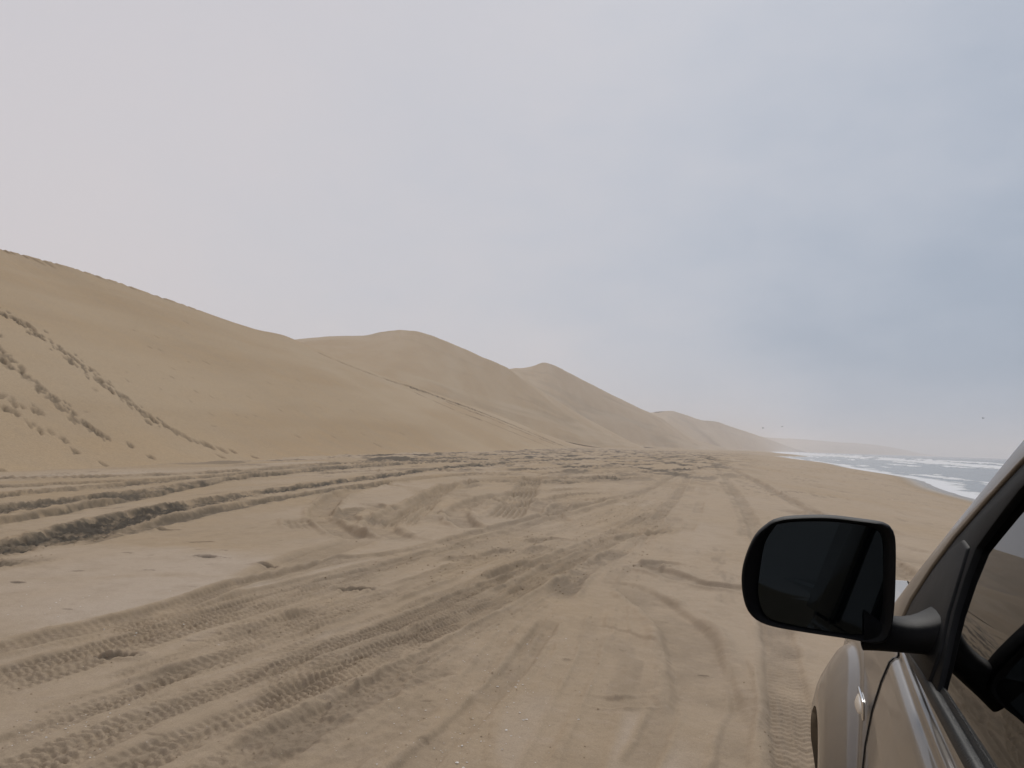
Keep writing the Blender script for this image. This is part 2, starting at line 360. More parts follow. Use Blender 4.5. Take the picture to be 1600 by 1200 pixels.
T([(1150, 742), (1167, 741), (1185, 742)], .3, depth=.05, berm=.05, dampness=.3)
T([(1155, 709), (1170, 709), (1184, 709.4)], 1.6, depth=.02, berm=.10, dampness=.5)
# soft windblown lips on the strip beside the sea
for k in range(16):
    x0, y0 = RNG.uniform(1180, 1480), RNG.uniform(735, 860); dx_ = RNG.uniform(50, 150); sl = RNG.uniform(.05, .35)
    T([(x0, y0), (x0 + dx_ * .5, y0 + sl * dx_ * .5 + RNG.uniform(-3, 3)), (x0 + dx_, y0 + sl * dx_)], RNG.uniform(.15, .4), depth=RNG.uniform(.03, .06), berm=RNG.uniform(.03, .07), dampness=RNG.uniform(.1, .3), fade=.8, bn=.4)
# churned dark lanes along the dune foot
T([(-60, 868), (0, 856), (55, 846), (110, 834), (200, 812), (300, 791), (400, 772), (500, 757), (610, 743), (740, 727), (900, 716)], .42, depth=.07, berm=.045, churn=.07, dampness=.9)
T([(-20, 885), (40, 876), (80, 866)], .30, depth=.0, berm=.02, churn=.06, dampness=.7)
T([(100, 852), (200, 829), (300, 807), (400, 787), (520, 766), (620, 752), (760, 738)], .26, depth=.07, berm=.035, churn=.02, dampness=.62)
T([(-60, 826), (0, 815), (100, 797), (200, 780), (265, 766), (360, 750), (480, 737)], .34, depth=.11, berm=.03, dampness=.72, bn=.3)
T([(-60, 806), (0, 796), (130, 780), (230, 768), (300, 757), (420, 743), (560, 730), (720, 719)], .40, depth=.06, berm=.045, churn=.06, dampness=.75)
T([(-60, 782), (0, 775), (150, 761), (300, 748), (450, 736), (620, 723), (800, 713)], .42, depth=.08, berm=.045, churn=.05, dampness=.68)
T([(-60, 766), (0, 761), (150, 753), (300, 746), (440, 735)], .40, depth=.09, berm=.04, churn=.02, dampness=.6)
T([(-60, 750), (0, 748), (200, 744), (400, 734), (560, 722), (720, 713), (880, 706)], .42, depth=.06, berm=.06, churn=.02, dampness=.55, bn=.4)
for k in range(40):                                        # many old lines crossing further out
    x0 = RNG.uniform(480, 900); y0 = RNG.uniform(716, 758); dxp = RNG.uniform(90, 260)
    if y0 > 742 and x0 < 700: x0 += 200
    sl = -RNG.uniform(.01, .07)
    w = RNG.uniform(.2, .42)
    T([(x0, y0), (x0 + dxp * .5, y0 + sl * dxp * .5 + RNG.uniform(-2, 2)), (x0 + dxp, max(707.5, y0 + sl * dxp))], w,
      depth=RNG.uniform(.05, .12), berm=RNG.uniform(.05, .12), churn=RNG.uniform(.02, .07), dampness=RNG.uniform(.35, .8), fade=1.0)
T([(862, 742), (900, 745), (950, 747), (1000, 744)], .8, depth=.1, berm=.1, churn=.14, dampness=.8)
T([(850, 728), (930, 731), (1010, 729)], 1.0, depth=.1, berm=.1, churn=.12, dampness=.75, fade=.6)
T([(920, 717), (1000, 717), (1075, 713)], 1.6, depth=.1, berm=.1, churn=.14, dampness=.7, fade=.6)
T([(1086, 713), (1100, 715), (1118, 719)], .8, depth=.1, berm=.1, churn=.12, dampness=.8)
# footprints
def pit(x, y, rx, ry, ang, dep, dmp_shade, rim=.4):
    lo, hi = np.searchsorted(rows, [y - .8, y + .8]); sl = np.arange(lo * nc, hi * nc)
    k = sl[np.abs(X[sl] - x) < .8]; c, s = math.cos(ang), math.sin(ang)
    a = (X[k] - x) * c + (Y[k] - y) * s; b = -(X[k] - x) * s + (Y[k] - y) * c
    q = np.hypot(a / rx, b / ry); nb = fbm(X[k] / .06, Y[k] / .06, 3, 90)
    Z[k] += -dep * (1 - sst(.6, 1.1, q + .3 * nb)) + dep * rim * np.exp(-((q - 1.3) / .3) ** 2) + dep * .5 * nb * (1 - sst(.9, 1.5, q))
    damp_shade[k] = np.maximum(damp_shade[k], dmp_shade * (1 - sst(.7, 1.3, q + .5 * nb)))
for px, py, r in ((313, 850, .17), (322, 872, .17), (418, 884, .16), (260, 828, .2), (200, 866, .06), (232, 893, .06), (120, 893, .07), (28, 910, .09), (356, 874, .05), (441, 822, .06), (485, 789, .12), (350, 862, .05),
                  (554, 915, .2), (180, 1018, .18), (690, 800, .2), (1100, 1016, .05)):
    p = ground_pt(px, py); pit(p[0], p[1], r, r * .5, RNG.uniform(-.3, .3), .035 if r > .1 else .015, .55)
for k in range(34):                                         # scattered small scuffs
    px, py = RNG.uniform(0, 1150), RNG.uniform(820, 1190); p = ground_pt(px, py)
    pit(p[0], p[1], RNG.uniform(.03, .07), RNG.uniform(.015, .035), RNG.uniform(-.4, .8), .006, .22)
# fine crumbly relief where sand was disturbed
k = np.where((rough > .02) & (Y < 40))[0]
Z[k] += np.clip(rough[k], 0, 1) * .010 * fbm(X[k] / .045, Y[k] / .05, 2, 77)
k = np.where(Y < 14)[0]
Z[k] += .0055 * fbm(X[k] / .07, Y[k] / .09, 3, 78, .7)
damp_shade = np.maximum(damp_shade, .7 * sst(-3.4, -.4, SV) * (SV < 50))
pale = np.maximum(pale, np.clip(.45 * sst(-30, -12, SV) + .3 * fbm(X / 3, Y / 9, 3, 44) * sst(-30, -12, SV), 0, 1)) * (1 - sst(-5, -1, SV))
ZG = Z.reshape(nr, nc)
def ground_z(x, y):
    x0 = x / (1 - abs(x) / 8600); t = x0 / math.sqrt((y + 1) ** 2 + 1)
    r = np.searchsorted(rows, y) - 1; c = np.searchsorted(tt, t) - 1
    return float(ZG[r:r + 2, c:c + 2].mean())
me = fast_mesh('ground', np.stack([X, Y, Z], 1), grid_faces(nr, nc), dict(damp_shade=damp_shade, pale=pale, wet=wet))
g = link('ground', me, SAND); tag(g, 'tan beach sand crossed by tyre tracks between dunes and sea', kind='structure')

# ------------------------------------------------------------------ dunes
def dune(name, label, crest, base, nt_, nrow, seed, back=.22, crestnoise=0., post=None, tparam=None, tex=None):
    """crest: 3D points along the ridge; base: matching points along the foot"""
    crest = np.asarray(crest, float); base = np.asarray(base, float)
    ts = np.arange(len(crest)); u = tparam if tparam is not None else np.linspace(0, len(crest) - 1, nt_)
    Cc = catmull(crest, 24); Bc = catmull(base, 24); us = np.linspace(0, len(crest) - 1, len(Cc))
    Ci = np.stack([np.interp(u, us, Cc[:, j]) for j in range(3)], 1); Bi = np.stack([np.interp(u, us, Bc[:, j]) for j in range(3)], 1)
    t = np.linspace(0, 1, nrow)
    s = t[:, None]
    prof = np.where(s < .14, s * s / .28, s - .07) / .93                     # concave toe
    prof = prof - .05 * np.maximum(0, (s - .86) / .14) ** 2 * .0
    P = Bi[None] + (Ci - Bi)[None] * t[:, None, None]
    P[:, :, 2] = Bi[None, :, 2] + (Ci - Bi)[None, :, 2] * prof
    span = np.linalg.norm((Ci - Bi)[:, :2], axis=1)
    # lee side, falling away behind the ridge
    dirn = (Ci - Bi)[:, :2] / np.maximum(span, .1)[:, None]
    bk = []
    for q in (.02, .06, .14, .3, .6, 1.0, 1.7, 2.6):
        dist = q * np.maximum(Ci[:, 2], 2) / back * .6
        z = Ci[:, 2] * (1 - (q / 2.6) ** 1.0 * 1.25 * np.clip(q / .3, .35, 1))
        bk.append(np.column_stack([Ci[:, :2] + dirn * dist[:, None], np.minimum(z, Ci[:, 2] - .02) - .02]))
    G = np.concatenate([P, np.array(bk)], 0)
    nrr = G.shape[0]
    f = G.reshape(-1, 3).copy()
    amp = np.clip(span.mean() / 60, .3, 3)
    Smet = np.concatenate([[0], np.cumsum(np.linalg.norm(np.diff((Ci + Bi)[:, :2] / 2, axis=0), axis=1))])
    SS = np.broadcast_to(Smet[None], (nrr, len(u))).ravel(); TTm = (np.concatenate([t, np.linspace(1.02, 2, 8)])[:, None] * span[None]).ravel()
    edge = np.broadcast_to(sst(0, .1, np.concatenate([t, np.ones(8)]))[:, None], (nrr, len(u))).ravel()
    hgt = np.broadcast_to(np.clip(Ci[:, 2] / 8, 0, 1)[None], (nrr, len(u))).ravel()
    f[:, 2] += edge * hgt * amp * (.30 * fbm(SS / 26, TTm / 60, 3, seed) + .06 * fbm(SS / 5, TTm / 14, 3, seed + 5))
    pl = np.clip(.1 + .6 * fbm(SS / 20, TTm / 45, 4, seed + 9), 0, 1)
    tf = np.broadcast_to(np.concatenate([t, np.ones(8)])[:, None], (nrr, len(u))).ravel()
    wob = .05 * fbm(SS / 60, tf * 3, 3, seed + 14)
    pl = np.clip(pl + (.85 if seed > 110 else .3) * sst(.08, .5, fbm((tf + wob) * 6.5, SS / 170 + 3, 4, seed + 12)), 0, 1)
    dm0 = (.16 if seed > 110 else .04) * sst(.1, .5, fbm((tf + wob) * 9, SS / 90 + 7, 4, seed + 18))
    dm = dm0.copy()
    ctx = dict(P=f, S=SS, T=TTm, damp_shade=dm, pale=pl, nrow=nrow, ncol=len(u), span=span, t=t)
    if post: post(ctx)
    me = fast_mesh(name, f, grid_faces(nrr, len(u)), dict(damp_shade=dm, pale=pl, wet=np.zeros(len(f))))
    o = link(name, me, DUNE); tag(o, label, kind='structure'); return o
def cp(px, py, D): return at_depth(px, py, D)

A_crest = [(-62, -110, 8), (-62, -25, 15), cp(-190, 345, 58), cp(0, 388, 76), cp(110, 418, 85), cp(200, 447, 95), cp(300, 481, 108), cp(390, 512, 125), cp(445, 525, 139), cp(492, 545, 152), cp(560, 572, 172), cp(640, 600, 200), cp(720, 628, 245), cp(800, 657, 310), cp(860, 683, 400), cp(905, 698, 480)]
A_base = [(-20, -70, -.3), (-17.6, -5, -.3), (-15.2, 30, -.25), (-12.2, 68, -.25), (-9.5, 84, -.25), (-7.2, 96, -.25), (-4.5, 108, -.25), (-1, 125, -.25), (1.2, 139, -.25), (3.5, 152, -.3), (6.5, 172, -.3), (11, 200, -.3), (17, 245, -.3), (26, 310, -.3), (44, 400, -.3), (66, 480, -.3)]
def foot_A(c):
    P = c['P']; nf = c['nrow'] * c['ncol']
    d = P[:nf] - C_; zc = d @ W_
    PX = 800 + FPX * (d @ R_) / zc; PY = 600 - FPX * (d @ U_) / zc; PX[zc < 1] = -1e9
    S, Tm = c['S'][:nf], c['T'][:nf]
    def st(px, py):
        i = np.argmin((PX - px) ** 2 + (PY - py) ** 2); return S[i], Tm[i]
    def mark(s, t, rs, rt, dep, dmp_shade):
        k = np.where((np.abs(S - s) < rs * 2.2) & (np.abs(Tm - t) < rt * 2.2))[0]
        q = np.hypot((S[k] - s) / rs, (Tm[k] - t) / rt); nb = fbm(S[k] / .25, Tm[k] / .25, 3, 5)
        P[k, 2] += -dep * (1 - sst(.55, 1.05, q + .4 * nb)) + dep * .15 * np.exp(-((q - 1.25) / .3) ** 2)
        c['damp_shade'][k] = np.maximum(c['damp_shade'][k], dmp_shade * (1 - sst(.6, 1.15, q + .6 * nb)))
    def trail(px, step, rs, rt, dep, dmp_shade, jit, dens=1., lo=.75, hi=1.25):
        Q = np.array([st(*p) for p in px]); L_ = np.concatenate([[0], np.cumsum(np.hypot(*np.diff(Q, axis=0).T))])
        for a in np.arange(0, L_[-1], step):
            if RNG.random() > dens: continue
            j = RNG.normal(0, jit, 2); m = RNG.uniform(lo, hi)
            mark(np.interp(a, L_, Q[:, 0]) + j[0], np.interp(a, L_, Q[:, 1]) + j[1], rs * m, rt * m, dep * m, dmp_shade * RNG.uniform(.6, 1))
    trail([(-60, 462), (0, 488), (60, 521), (100, 552), (150, 590), (210, 635), (260, 668)], .11, .17, .34, .075, .72, .46, 1., .4, 1.5)
    trail([(260, 668), (300, 686), (345, 702)], .6, .24, .5, .10, .55, .08)
    trail([(0, 490), (30, 500), (60, 516)], .5, .3, .6, .14, .6, .2)
    trail([(-40, 520), (0, 548), (40, 588), (80, 622), (120, 652), (172, 688)], .15, .17, .34, .075, .72, .36, 1., .4, 1.4)
    trail([(-40, 590), (0, 615), (30, 632), (62, 645)], .22, .17, .32, .09, .5, .25, 1., .5, 1.4)
    trail([(-20, 622), (20, 648), (48, 665), (70, 676)], .22, .17, .30, .09, .5, .22, 1., .5, 1.4)
    trail([(0, 560), (20, 580)], .6, .3, .5, .1, .5, .15)
    for p in ((100, 689), (116, 706), (160, 725), (205, 697), (236, 715), (345, 713), (365, 705), (398, 714), (206, 736), (5, 736), (425, 730), (0, 525), (292, 504), (480, 716), (590, 695), (630, 678)):
        s, t = st(*p); mark(s, t, .22, .42, .11, .6)
    trail([(497, 551), (560, 577), (620, 598), (660, 611)], 1.8, .8, .9, .25, .9, .1, .8)
    trail([(640, 605), (720, 633), (760, 648), (800, 664), (840, 681), (886, 699)], .8, 1.2, 1.3, .35, 1., .15)
    trail([(700, 629), (760, 651), (820, 676), (870, 696)], 1.2, 1.0, 1.0, .25, .9, .3, .8)
    trail([(655, 616), (720, 645), (780, 667), (830, 687), (868, 701)], 1.4, .8, .9, .16, .7, .1, .85)
    trail([(0, 389), (60, 404), (120, 420), (200, 446), (320, 486)], .8, .4, .7, .10, .35, .5, .8)
    for q in range(60):
        s, t = st(RNG.uniform(120, 620), RNG.uniform(500, 690)); mark(s, t, RNG.uniform(.1, .3), RNG.uniform(.1, .4), .04, .25)
uA = np.concatenate([np.linspace(0, 1.6, 16), np.linspace(1.62, 3.4, 420), np.linspace(3.41, 8, 160), np.linspace(8.03, 14.2, 330), np.linspace(14.25, 15, 10)])
dune('dune', 'tall near sand dune with footprint trails running down its face', A_crest, A_base, 0, 215, 101, post=foot_A, tparam=uA)

B_crest = [cp(330, 540, 260), cp(440, 532, 330), cp(492, 527, 360), cp(560, 525, 395), cp(600, 518, 410), cp(634, 515.5, 420), cp(675, 524, 432), cp(735, 549, 455), cp(790, 574, 480), cp(812, 590, 500), cp(845, 610, 530), cp(890, 638, 575), cp(950, 674, 660), cp(1000, 699.5, 760)]
B_base = [cp(330, 560, 140), cp(440, 545, 150), cp(500, 560, 165), cp(560, 583, 180), cp(640, 610, 208), cp(720, 638, 250), cp(800, 668, 320), (34, 395, 1.8), (60, 465, -.4), (80, 520, -.6), (92, 550, -.6), (105, 600, -.6), (122, 680, -.6), (135, 760, -.6)]
dune('dune', 'rounded dune rising behind the near dune face', B_crest, B_base, 420, 110, 131)
C_crest = [cp(740, 590, 620), cp(790, 577, 680), cp(815, 575, 720), cp(836, 571, 750), cp(850, 566.5, 770), cp(868, 572, 785), cp(910, 593, 830), cp(960, 619, 890), cp(1000, 638, 950), cp(1030, 652, 1010), cp(1060, 671, 1090), cp(1095, 689, 1200), cp(1135, 700.5, 1350)]
C_base = [cp(740, 610, 470), cp(800, 590, 495), cp(835, 610, 530), cp(870, 634, 565), cp(910, 660, 620), cp(950, 690, 690), (172, 840, -.6), (205, 895, -.6), (232, 950, -.6), (258, 1015, -.6), (286, 1095, -.6), (324, 1203, -.6), (386, 1352, -.6)]
dune('dune', 'steep pointed dune with pale streaks behind the rounded dune', C_crest, C_base, 380, 100, 151)
D_crest = [cp(985, 650, 1300), cp(1010, 645, 1400), cp(1030, 645, 1460), cp(1049, 642, 1520), cp(1070, 648, 1580), cp(1095, 656, 1680), cp(1120, 659, 1780), cp(1140, 666, 1880), cp(1168, 675, 2050), cp(1200, 686, 2300), cp(1250, 704, 2700)]
D_base = [cp(985, 670, 960), cp(1010, 660, 1000), cp(1045, 672, 1060), (400, 1500, -1), (452, 1580, -1), (505, 1690, -1), (552, 1790, -1.5), (600, 1890, -1.6), (700, 2060, -1.7), (815, 2302, -1.7), (1015, 2700, -1.7)]
dune('dune', 'hazy pale dune further along the beach', D_crest, D_base, 260, 60, 171)
E_crest = [cp(1130, 684, 3000), cp(1175, 681, 3200), cp(1205, 684, 3400), cp(1240, 685.5, 3600), cp(1275, 688, 3800), cp(1310, 691, 4000), cp(1340, 692.5, 4300), cp(1375, 696, 4600), cp(1410, 702, 5000), cp(1445, 709.5, 5500), cp(1480, 713.5, 6000)]
E_base = [cp(1160, 704.5, 2500), cp(1190, 705, 2650), cp(1222, 706.5, 2800), cp(1255, 707.5, 2950), cp(1290, 708.8, 3150), cp(1325, 710, 3400), cp(1352, 710.6, 3700), cp(1385, 711.5, 4000), cp(1418, 712.5, 4500), cp(1450, 713.5, 5000), cp(1484, 714.2, 5700)]
for p in E_base: p[2] = -2.2
dune('dune', 'faint row of far dunes fading into haze behind the surf', E_crest, E_base, 260, 50, 191)

# ------------------------------------------------------------------ sea
us = np.concatenate([[-2500, -1200, -600, -300, -150, -90], np.arange(-60, 60, 1.), np.arange(60, 300, 1.6)])
u = us[-1]; ext = []
while u < 8000: u *= 1.013; ext.append(u)
us = np.concatenate([us, ext])
vs = np.concatenate([np.arange(-8, 26, .48), np.arange(26, 130, .95)]); v = vs[-1]; ext = []
while v < 7500: v *= 1.05; ext.append(v)
vs = np.concatenate([vs, ext])
Ug, Vg = np.meshgrid(us, vs, indexing='ij'); Uf = Ug.ravel(); Vf = Vg.ravel()
SX = SHORE0[0] + CU[0] * Uf + CV[0] * Vf; SY = SHORE0[1] + CU[1] * Uf + CV[1] * Vf
_, _, vv = beach_base(SX, SY)
h = .05 * fbm(Uf / 5, Vf / 2.2, 3, 300) + .10 * np.sin(Vf / 3.6 + 1.6 * fbm(Uf / 40, Vf / 25, 3, 310)) * sst(4, 30, Vf) * (1 - sst(200, 1200, Vf))
foam = np.zeros_like(Uf)
fn = fbm(Uf / 3.5, Vf / 1.2, 4, 320); fl = fbm(Uf / 55, Vf / 60, 3, 330)
foam = np.maximum(foam, sst(4.2, .8, vv + 1.8 * fn + .7 * np.sin(Uf / 9.)) * (vv > -4))
foam = np.maximum(foam, .8 * np.clip(sst(1.6, .2, np.abs(vv - 5.5 + 1.5 * fn + 2.2 * fl)) * sst(-.25, .2, fbm(Uf / 14, Vf * 0, 2, 333)), 0, 1))
for vc, wd, ht, thr, sd_ in ((13, .9, .18, .10, 1), (24, 1.6, .3, .0, 2), (38, 2.6, .5, .06, 7), (52, 7, .8, -.40, 3), (68, 4, .8, -.05, 4), (86, 4, .9, -.05, 5), (110, 3, .8, .12, 6)):
    c0 = vc + 5 * fbm(Uf / 70, Uf * 0 + sd_ * 3.7, 3, 340 + sd_)
    on = sst(thr, thr + .25, fbm(Uf / 45, Uf * 0 + sd_, 3, 350 + sd_))
    r = Vf - c0
    h += ht * np.exp(-(r / (1.3 + .02 * vc)) ** 2) * (.35 + .65 * on) * (1 - .4 * np.clip(fn, 0, 1))
    foam = np.maximum(foam, on * sst(-wd, -wd * .3, r + wd * .35 * fn) * (1 - sst(.2, 1.2, r)) * np.clip(.85 + .6 * fn, 0, 1))
    foam = np.maximum(foam, .35 * on * sst(-wd * 2.6, -wd, r + wd * fn) * (1 - sst(0, 1, r)) * np.clip(.4 + 1.2 * fn, 0, 1))
foam = np.maximum(foam, .75 * sst(2000, 700, Vf) * sst(350, 900, Uf) * sst(2, 10, Vf) * sst(90, 50, Vf))     # surf closing up far along the coast
m, n, l, b = new_mat('sea_water')
tcn = n.new('ShaderNodeTexCoord'); a = n.new('ShaderNodeAttribute'); a.attribute_name = 'foam'
zz = n.new('ShaderNodeTexNoise'); zz.inputs['Scale'].default_value = 1.3; zz.inputs['Detail'].default_value = 5; l.new(tcn.outputs['Object'], zz.inputs['Vector'])
z3 = n.new('ShaderNodeTexNoise'); z3.inputs['Scale'].default_value = 2.6; z3.inputs['Detail'].default_value = 4; l.new(tcn.outputs['Object'], z3.inputs['Vector'])
ad = n.new('ShaderNodeMath'); ad.operation = 'MULTIPLY_ADD'; ad.inputs[1].default_value = .5; l.new(z3.outputs[0], ad.inputs[0]); l.new(a.outputs['Fac'], ad.inputs[2])
rr = n.new('ShaderNodeMapRange'); rr.inputs['From Min'].default_value = .48; rr.inputs['From Max'].default_value = .95; l.new(ad.outputs[0], rr.inputs['Value'])
l.new(mixc(n, l, rr.outputs[0], (.20, .21, .21), (.66, .67, .68)), b.inputs['Base Color'])
r2 = n.new('ShaderNodeMapRange'); r2.inputs['To Min'].default_value = .22; r2.inputs['To Max'].default_value = .9; l.new(rr.outputs[0], r2.inputs['Value']); l.new(r2.outputs[0], b.inputs['Roughness'])
bp = n.new('ShaderNodeBump'); bp.inputs['Strength'].default_value = .35; bp.inputs['Distance'].default_value = .10; l.new(zz.outputs[0], bp.inputs['Height']); l.new(bp.outputs[0], b.inputs['Normal'])
me = fast_mesh('sea', np.stack([SX, SY, SEA_Z + h], 1), grid_faces(len(us), len(vs)), dict(foam=foam))
tag(link('sea', me, m), 'grey sea with white lines of surf along the beach', kind='structure')

# ------------------------------------------------------------------ loose sand crumbs and shell grit
ICO = bmesh.new(); bmesh.ops.create_icosphere(ICO, subdivisions=1, radius=1)
IV = np.array([v.co[:] for v in ICO.verts]); IF = np.array([[v.index for v in f.verts] for f in ICO.faces]); ICO.free()
pos = []
for px, hw, kk in TRK:
    ch = kk.get('churn', 0)
    if ch < .004: continue
    P = catmull([ground_pt(*p)[:2] for p in px], 10)
    P = P[(P[:, 1] < 24)]
    if len(P) < 2: continue
    L_ = np.concatenate([[0], np.cumsum(np.hypot(*np.diff(P, axis=0).T))])
    cnt = int(L_[-1] * (10 + 1100 * ch))
    for q in range(cnt):
        a_ = RNG.uniform(0, L_[-1]); x = np.interp(a_, L_, P[:, 0]) + RNG.normal(0, hw * .75); y = np.interp(a_, L_, P[:, 1]) + RNG.normal(0, hw * .75)
        if y > 3 and RNG.random() < .3: pos.append((x, y, min(RNG.gamma(1.6, .0022 if y < 9 else .0036) + .0015, .0065 if y < 9 else .014)))
pos = [pos[i] for i in RNG.permutation(len(pos))[:9000]]
V = []; Fc = []
for k, (x, y, r) in enumerate(pos):
    z = ground_z(x, y); s = r * RNG.uniform(.6, 1.3, 3); s[2] *= .6
    V.append(IV * s * RNG.uniform(.75, 1.2, (12, 1)) + (x, y, z + r * .15)); Fc.append(IF + 12 * k)
V = np.concatenate(V)
me = fast_mesh('sand_crumbs', V, np.concatenate(Fc), dict(damp_shade=np.repeat(RNG.uniform(.0, .22, len(pos)), 12), pale=np.zeros(len(V)), wet=np.zeros(len(V))))
tag(link('sand_crumbs', me, SAND), 'crumbs of sand thrown up beside the tyre tracks', 'sand', kind='stuff')
SHELL = simple('shell', (.66, .62, .56), .45)
V = []; Fc = []; k = 0
def shell(px, py, r):
    global k
    p = ground_pt(px, py); z = ground_z(p[0], p[1])
    an = np.linspace(0, 2 * np.pi, 7)[:-1] + RNG.uniform(0, 1)
    r = r * .75; rad = r * RNG.uniform(.6, 1.2, 6); v = np.column_stack([np.cos(an) * rad, np.sin(an) * rad * RNG.uniform(.5, 1), RNG.uniform(-.1, .25, 6) * r])
    v = np.vstack([v, [0, 0, r * .45]]) + (p[0], p[1], z + .003 + r * .1)
    V.append(v); Fc.append(np.array([[j, (j + 1) % 6, 6] for j in range(6)]) + 7 * k); k += 1
for q in range(230):
    t = RNG.random(); shell(640 + 190 * t + RNG.normal(0, 45) - 0, 1195 - 190 * t + RNG.normal(0, 45), RNG.gamma(2, .0022) + .0015)
for q in range(90): shell(RNG.uniform(0, 330), RNG.uniform(900, 990) , RNG.gamma(2, .002) + .0015)
for q in range(60): shell(95 + RNG.normal(0, 60), 1120 + RNG.normal(0, 28), RNG.gamma(2, .002) + .0015)
for q in range(120): shell(RNG.uniform(0, 1140), RNG.uniform(860, 1195), RNG.gamma(2, .0016) + .0012)
for px, py, r in ((178, 900, .012), (70, 911, .011), (203, 1089, .009), (695, 1128, .006), (332, 746, .03), (740, 1094, .009), (766, 1088, .008), (735, 1105, .008)): shell(px, py, r)
me = fast_mesh('shell_fragments', np.concatenate(V), np.concatenate(Fc), smooth=False)
tag(link('shell_fragments', me, SHELL), 'tiny white shell fragments scattered over the sand', 'shell', kind='stuff')

# ------------------------------------------------------------------ birds
BIRD = simple('bird_plumage', (.05, .05, .055), .8)
def bird(pos, span, heading, bank, label, wing=1.):
    n_, kq = 25, 10; V = []
    for a_ in np.linspace(-1, 1, n_):
        ab = abs(a_); body = math.exp(-(a_ / .09) ** 2)
        chord = span * (.13 * (1 - ab ** 2.2) ** .6 + .32 * body) * .5 + .004; th = span * (.012 * (1 - ab) + .05 * body) + .002
        zc = span * wing * (.16 * math.sin(min(ab / .45, 1) * math.pi / 2) - .15 * max(0, ab - .4)); yc = -span * .10 * max(0, ab - .35)
        for j in range(kq):
            t = 2 * math.pi * j / kq; V.append((a_ * span / 2, yc + chord * math.cos(t), zc + th * math.sin(t)))
    F = [(i * kq + j, i * kq + (j + 1) % kq, (i + 1) * kq + (j + 1) % kq, (i + 1) * kq + j) for i in range(n_ - 1) for j in range(kq)]
    o = link('bird', fast_mesh('bird', V, np.array(F)), BIRD); o.location = pos; o.rotation_euler = (0, bank, heading)
    tag(o, label, 'bird', 'sea birds in flight'); return o
bird(at_depth(1192, 669, 420), 2.2, .6, .1, 'small distant bird gliding just above the hazy dunes')
bird(at_depth(1222, 666.5, 420), 2.2, .5, -.05, 'small distant bird ahead of another over the hazy dunes', .6)
bird(at_depth(1536, 653.5, 260), 1.7, .2, .1, 'dark bird with spread wings flying over the sea')

# ------------------------------------------------------------------ car
TH = math.radians(19.98)                                    # heading of the car, from +Y towards the sea
CX, CY = 1.0, .98
PAINT = simple('silver_beige_paint', (.26, .235, .21), .45, metal=.25, coat=.75)
n, l, b = PAINT.node_tree.nodes, PAINT.node_tree.links, PAINT.node_tree.nodes['Principled BSDF']
tcp = n.new('ShaderNodeTexCoord'); zp = n.new('ShaderNodeTexNoise'); zp.inputs['Scale'].default_value = 5; zp.inputs['Detail'].default_value = 8; zp.inputs['Roughness'].default_value = .7
l.new(tcp.outputs['Object'], zp.inputs['Vector'])
rp = n.new('ShaderNodeMapRange'); rp.inputs['From Min'].default_value = .38; rp.inputs['From Max'].default_value = .72; rp.inputs['To Min'].default_value = .05; rp.inputs['To Max'].default_value = .5
l.new(zp.outputs[0], rp.inputs['Value'])
l.new(mixc(n, l, rp.outputs[0], (.115, .100, .086), (.185, .150, .110)), b.inputs['Base Color'])
rq = n.new('ShaderNodeMapRange'); rq.inputs['To Min'].default_value = .03; rq.inputs['To Max'].default_value = .22; l.new(rp.outputs[0], rq.inputs['Value']); l.new(rq.outputs[0], b.inputs['Coat Roughness'])
PLAST = simple('black_plastic', (.003, .0036, .0046), .55, spec=.12, bump=.25, bscale=900)
RUBBER = simple('window_rubber', (.010, .012, .014), .55, spec=.3, bump=.4, bscale=300)
TRIM = simple('gloss_black_trim', (.008, .008, .009), .28, spec=.4)
CHROME = simple('chrome', (.75, .76, .78), .12, metal=1)
LAMP = simple('clear_lamp', (.62, .58, .52), .08, spec=.6, coat=1.)
TYRE = simple('tyre_rubber', (.02, .02, .02), .85, bump=.4, bscale=120)
ALLOY = simple('alloy', (.45, .45, .46), .3, metal=1)
DARK = simple('cabin_lining', (.012, .012, .012), .9, spec=.1)
SEATM = simple('seat_cloth', (.02, .02, .021), .95, spec=.1)
MIRR, n, l, b = new_mat('dimmed_mirror')
b.inputs['Base Color'].default_value = (.001, .0015, .002, 1); b.inputs['Roughness'].default_value = .02
b.inputs['Specular IOR Level'].default_value = .24; b.inputs['Specular Tint'].default_value = (.75, .92, 1, 1)
GLASS, n, l, b = new_mat('tinted_glass'); n.remove(b)
go = n['Material Output']; fr = n.new('ShaderNodeFresnel'); fr.inputs[0].default_value = 1.75
tr = n.new('ShaderNodeBsdfTransparent'); tr.inputs[0].default_value = (.10, .11, .11, 1)
gl = n.new('ShaderNodeBsdfGlossy'); gl.inputs['Roughness'].default_value = .01; gl.inputs[0].default_value = (.9, .9, .9, 1)
ms = n.new('ShaderNodeMixShader'); l.new(fr.outputs[0], ms.inputs[0]); l.new(tr.outputs[0], ms.inputs[1]); l.new(gl.outputs[0], ms.inputs[2]); l.new(ms.outputs[0], go.inputs[0])

